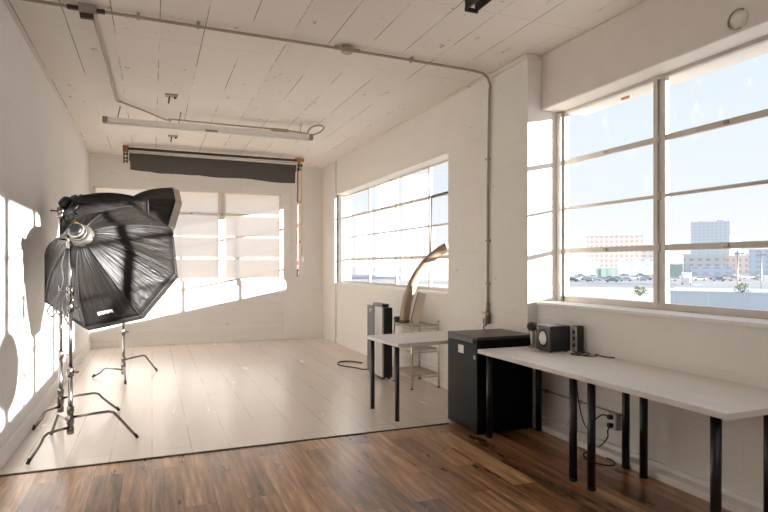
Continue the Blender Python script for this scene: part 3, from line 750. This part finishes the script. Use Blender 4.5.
# a round reflector on a stand by the near window, beyond the right edge of view; added to cast a shadow on the left wall
rf = thing('occluder', 'added unseen round grey reflector on a stand beside the near window', 'occluder', (2.95, .76, 0))
m = MB(); m.lathe([(.30, -.006), (.315, 0), (.30, .006)], (0, 0, 1.45), (-1, .3, 0), 36); m.build('disc', M['grey'], rf)
m = MB(); m.tube([(0, 0, .1), (0, 0, 1.2)], .014, 10); m.build('pole', M['chrome'], rf)
for a in (30, 150, 270):
    m = MB(); m.tube([(0, 0, .35), (.3*math.cos(R_(a)), .3*math.sin(R_(a)), .012)], .010, 8); m.build('leg', M['chrome'], rf)

# ------------------------------------------------------------------ outside
GZ = -4.5
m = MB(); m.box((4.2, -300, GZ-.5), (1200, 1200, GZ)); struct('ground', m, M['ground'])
def building(name, label, x, y, w, d, top, mat, rz=-44, extras=0, group=None):
    root = thing(name, label, 'building', (x, y, GZ), R_(rz), group)
    h = top-GZ
    m = MB(); m.box((-w/2, 0, 0), (w/2, d, h)); m.build('walls', mat, root)
    m = MB(); m.box((-w/2-.2, -.2, h), (w/2+.2, d+.2, h+.5)); m.build('parapet', M['office'], root)
    for i in range(extras):
        a = -w/2+w*(i+.5)/extras
        m = MB(); m.box((a-w*.07, d*.3, h+.4), (a+w*.07, d*.6, h+1.6+1.3*(i % 2))); m.build('roof_unit', M['office'], root)
    return root
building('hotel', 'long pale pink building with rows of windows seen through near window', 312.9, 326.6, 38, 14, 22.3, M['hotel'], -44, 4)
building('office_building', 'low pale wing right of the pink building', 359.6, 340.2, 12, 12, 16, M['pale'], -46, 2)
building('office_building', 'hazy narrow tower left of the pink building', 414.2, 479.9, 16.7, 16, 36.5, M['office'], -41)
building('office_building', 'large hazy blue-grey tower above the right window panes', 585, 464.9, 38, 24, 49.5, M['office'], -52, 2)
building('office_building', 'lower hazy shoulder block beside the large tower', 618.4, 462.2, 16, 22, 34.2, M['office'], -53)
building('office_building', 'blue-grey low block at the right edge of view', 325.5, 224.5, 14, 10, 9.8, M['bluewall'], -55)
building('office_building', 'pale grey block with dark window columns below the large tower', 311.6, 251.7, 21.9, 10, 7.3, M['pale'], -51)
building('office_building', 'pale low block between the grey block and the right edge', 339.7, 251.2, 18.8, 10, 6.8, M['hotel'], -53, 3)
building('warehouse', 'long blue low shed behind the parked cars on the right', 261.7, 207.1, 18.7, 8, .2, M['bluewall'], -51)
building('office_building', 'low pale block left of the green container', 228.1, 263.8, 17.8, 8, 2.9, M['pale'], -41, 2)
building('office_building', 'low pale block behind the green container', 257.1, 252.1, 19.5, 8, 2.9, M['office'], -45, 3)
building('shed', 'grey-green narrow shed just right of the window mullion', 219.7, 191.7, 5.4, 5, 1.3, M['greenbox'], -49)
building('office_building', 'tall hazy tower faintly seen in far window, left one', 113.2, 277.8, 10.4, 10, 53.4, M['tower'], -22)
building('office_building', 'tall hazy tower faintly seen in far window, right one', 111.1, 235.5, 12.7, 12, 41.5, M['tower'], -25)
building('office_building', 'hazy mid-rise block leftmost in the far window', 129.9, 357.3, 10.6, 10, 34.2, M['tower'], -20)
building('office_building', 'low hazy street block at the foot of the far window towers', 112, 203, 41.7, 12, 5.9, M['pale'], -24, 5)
# near neighbour with flat roof and blue-grey cladding
nb = thing('flat_roof_building', 'blue-grey clad flat-roofed building close below the right panes', 'building', (60.5, 45.5, GZ), R_(-52))
m = MB(); m.box((-5.9, -3, 0), (26, 7, 2.9)); m.build('walls', M['roofblue'], nb)
m = MB(); m.box((-6.0, -3.1, 2.9), (26, 7.1, 3.05)); m.build('roof', M['roofblue'], nb)
for i in range(9):
    m = MB(); m.box((-5.6+i*3.4, -3.06, 0), (-5.5+i*3.4, -3, 2.9)); m.build('cladding_rib', M['office'], nb)
# container, van
gc = thing('shipping_container', 'pale green shipping container among the parked cars', 'container', (176.1, 187.7, GZ), R_(-43))
m = MB(); m.box((-4.6, 0, .2), (4.6, 3, 4.6), bev=.1); m.build('shell', M['greenbox'], gc)
for s in (-1, 1):
    m = MB(); m.box((s*1.2-1.1, -.12, .3), (s*1.2+1.1, 0, 4.3)); m.build('door', M['greenbox'], gc)
vn = thing('van', 'white box van parked beside the grey-green shed', 'van', (146.5, 124.2, GZ), R_(-49))
m = MB(); m.box((-1.3, 0, .5), (1.3, 4.5, 3.6), bev=.12); m.build('cargo_box', M['car_white'], vn)
m = MB(); m.box((-1.1, -1.8, .5), (1.1, 0, 2.4), bev=.25); m.build('cab', M['car_white'], vn)
for (x, y) in ((-1.1, -1), (1.1, -1), (-1.1, 3.4), (1.1, 3.4)):
    m = MB(); m.lathe([(.4, -.12), (.45, -.1), (.45, .1), (.4, .12)], (x, y, .45), (1,0,0), 14); m.build('wheel', M['tyre'], vn)
def make_car(paint):
    root = thing('car', '', 'car')
    m = MB(); b = m.bm
    prof = [(-2.15, .35), (-2.2, .75), (-1.5, .92), (1.75, .95), (2.15, .85), (2.2, .38)]
    for y0, y1 in ((-.88, .88),):
        A = [b.verts.new((x, y0, z)) for x, z in prof]; B = [b.verts.new((x, y1, z)) for x, z in prof]
        b.faces.new(A); b.faces.new(B[::-1])
        for i in range(len(prof)): b.faces.new((A[i], B[i], B[(i+1) % len(prof)], A[(i+1) % len(prof)]))
    m.build('body', paint, root)
    m = MB(); b = m.bm; prof = [(-1.35, .92), (-.65, 1.42), (.85, 1.45), (1.65, .94)]
    A = [b.verts.new((x, -.78 if z < 1 else -.66, z)) for x, z in prof]; B = [b.verts.new((x, .78 if z < 1 else .66, z)) for x, z in prof]
    b.faces.new(A); b.faces.new(B[::-1])
    for i in range(4): b.faces.new((A[i], B[i], B[(i+1) % 4], A[(i+1) % 4]))
    cb_ = m.build('cabin', M['carglass'], root)
    m = MB(); m.box((-.62, -.67, 1.42), (.84, .67, 1.475), bev=.02); m.build('roof', paint, cb_)
    for (x, y) in ((-1.35, -.82), (1.35, -.82), (-1.35, .82), (1.35, .82)):
        m = MB(); m.lathe([(.28, -.1), (.33, -.08), (.33, .08), (.28, .1)], (x, y, .33), (0,1,0), 14); m.build('wheel', M['tyre'], root)
    return root
car_spots = [(200.3, 242.7), (193.3, 223.9), (141.3, 158.7), (153.1, 164.7), (196.2, 201.2), (178.8, 175.9), (175.3, 166.5), (209.7, 195.8), (146.3, 172.8), (228.2, 220.6), (144.7, 151.9), (156.7, 157.8), (196.6, 179.5), (190.0, 155.2), (208.8, 163.8), (197.5, 146.8), (230.7, 165.7), (210.8, 146.8),
             (137.5, 163.5), (166, 172), (184, 168), (160, 182), (205, 206), (220, 176), (150, 182), (186, 188),
             (148, 166), (158, 172), (170, 180), (176, 196), (190, 200), (200, 190), (215, 185), (226, 181), (181, 160), (174, 154), (188, 146), (206, 156), (214, 160), (236, 180), (242, 172), (226, 158), (169, 162), (155, 176), (164, 192), (182, 210), (212, 215), (234, 212)]
protos = {}
for i, (x, y) in enumerate(car_spots):
    k = ('white', 'silver', 'dark', 'silver', 'blue', 'white', 'dark', 'red')[i % 8]
    if k not in protos: c = protos[k] = make_car(M['car_'+k])
    else: c = copy_tree(protos[k])
    c.location = (x, y, GZ); c.rotation_euler = (0, 0, R_(-44 + (90 if i % 5 == 2 else 0) + (i*37 % 9)-4))
    tag(c, 'tiny %s parked car in the lot outside the near window' % {'white': 'white', 'silver': 'silver', 'dark': 'dark grey', 'blue': 'blue', 'red': 'dull red'}[k], 'car', 'parked cars outside')
def bush(label, x, y, z, r, n, seed):
    root = thing('bush', label, 'bush', (x, y, z)); rnd = random.Random(seed)
    m = MB()
    for i in range(n):
        a, h = rnd.uniform(0, 2*PI), rnd.uniform(.05, 1)
        c = Vector((math.cos(a)*r*rnd.uniform(.1, 1)*(1.1-h*.5), math.sin(a)*r*rnd.uniform(.1, 1)*(1.1-h*.5), h*r*.9))
        d = Vector((rnd.uniform(-1, 1), rnd.uniform(-1, 1), rnd.uniform(-.2, 1))).normalized(); e = d.cross(Vector((.3, .2, .9))).normalized(); l = r*.22
        m.quad(c, c+d*l*.5+e*l*.3, c+d*l, c+d*l*.5-e*l*.3)
    m.build('foliage', M['leaf'], root)
    m = MB()
    for i in range(5):
        a = i*1.3; m.tube([(0, 0, 0), (math.cos(a)*r*.5, math.sin(a)*r*.5, r*.6)], r*.03, 5)
    m.build('stem', M['darkmetal'], root)
bush('olive bush on open ground left of the window mullion', 86.6, 83.7, GZ, 1.9, 260, 1)
bush('olive bush atop the flat-roofed building, left of two there', 57.0, 41.6, -1.46, 1.0, 220, 2)
bush('wide olive bush atop the flat-roofed building, right of two there', 67, 37, -1.46, 1.1, 260, 3)
for lab, (x, y) in (('thin utility pole behind the flat-roofed building, left one', (84, 62)), ('thin utility pole behind the flat-roofed building, right one', (98, 68))):
    p = thing('utility_pole', lab, 'pole', (x, y, GZ))
    m = MB(); m.tube([(0, 0, 0), (0, 0, 8.2)], .09, 8); m.build('post', M['steel'], p)
    m = MB(); m.box((-.8, -.06, 7.6), (.8, .06, 7.75), Matrix.Rotation(R_(-50), 4, 'Z')); m.build('cross_arm', M['steel'], p)

# ------------------------------------------------------------------ light
w = bpy.data.worlds.new('hazy_sky'); scn.world = w; w.use_nodes = True
nt = w.node_tree; nt.nodes.clear()
tc = nt.nodes.new('ShaderNodeTexCoord'); sp = nt.nodes.new('ShaderNodeSeparateXYZ'); nt.links.new(tc.outputs['Generated'], sp.inputs[0])
rp = nt.nodes.new('ShaderNodeValToRGB'); nt.links.new(sp.outputs[2], rp.inputs[0])
e = rp.color_ramp.elements
e[0].position = .0; e[0].color = hexc(250, 249, 248); e[1].position = .12; e[1].color = hexc(236, 243, 251)
x = e.new(.5); x.color = hexc(208, 227, 249)
bg = nt.nodes.new('ShaderNodeBackground'); bg.inputs[1].default_value = .83; nt.links.new(rp.outputs[0], bg.inputs[0])
wo = nt.nodes.new('ShaderNodeOutputWorld'); nt.links.new(bg.outputs[0], wo.inputs[0])

sun = bpy.data.lights.new('low_sun', 'SUN'); sun.energy = 26; sun.color = (1., .965, .92); sun.angle = R_(.6)
so = bpy.data.objects.new('low_sun', sun); COL.objects.link(so)
so.rotation_euler = Vector((-1, 1.12, -.197)).to_track_quat('-Z', 'Y').to_euler()
def area(name, loc, aim, sx, sy, power, col=(1, 1, 1)):
    l = bpy.data.lights.new(name, 'AREA'); l.shape = 'RECTANGLE'; l.size = sx; l.size_y = sy; l.energy = power; l.color = col
    o = bpy.data.objects.new(name, l); COL.objects.link(o); o.location = loc
    o.rotation_euler = (Vector(aim)-Vector(loc)).to_track_quat('-Z', 'Y').to_euler()
    return o
area('added_fill_light', (1.0, -1.6, 3.3), (.9, 4.5, 1.2), 2.2, 1.2, 32, (1., .97, .93))  # unseen fill added behind the camera to brighten the room

# ------------------------------------------------------------------ camera
cam = bpy.data.cameras.new('camera'); cam.sensor_width = 36; cam.sensor_fit = 'HORIZONTAL'
cam.lens = 36*575/768
cam.shift_x = 0; cam.shift_y = (264.5-256)/768
co = bpy.data.objects.new('camera', cam); COL.objects.link(co)
co.location = (0, 0, 1.5); co.rotation_euler = (PI/2, 0, -math.atan(232/575))
cam.clip_end = 3000; cam.clip_start = .05
scn.camera = co

scn.view_settings.view_transform = 'Standard'
scn.view_settings.look = 'None'
scn.view_settings.exposure = 0.34
scn.cycles.max_bounces = 14; scn.cycles.diffuse_bounces = 9; scn.cycles.transparent_max_bounces = 16
scn.cycles.sample_clamp_indirect = 4
scn.cycles.use_denoising = True
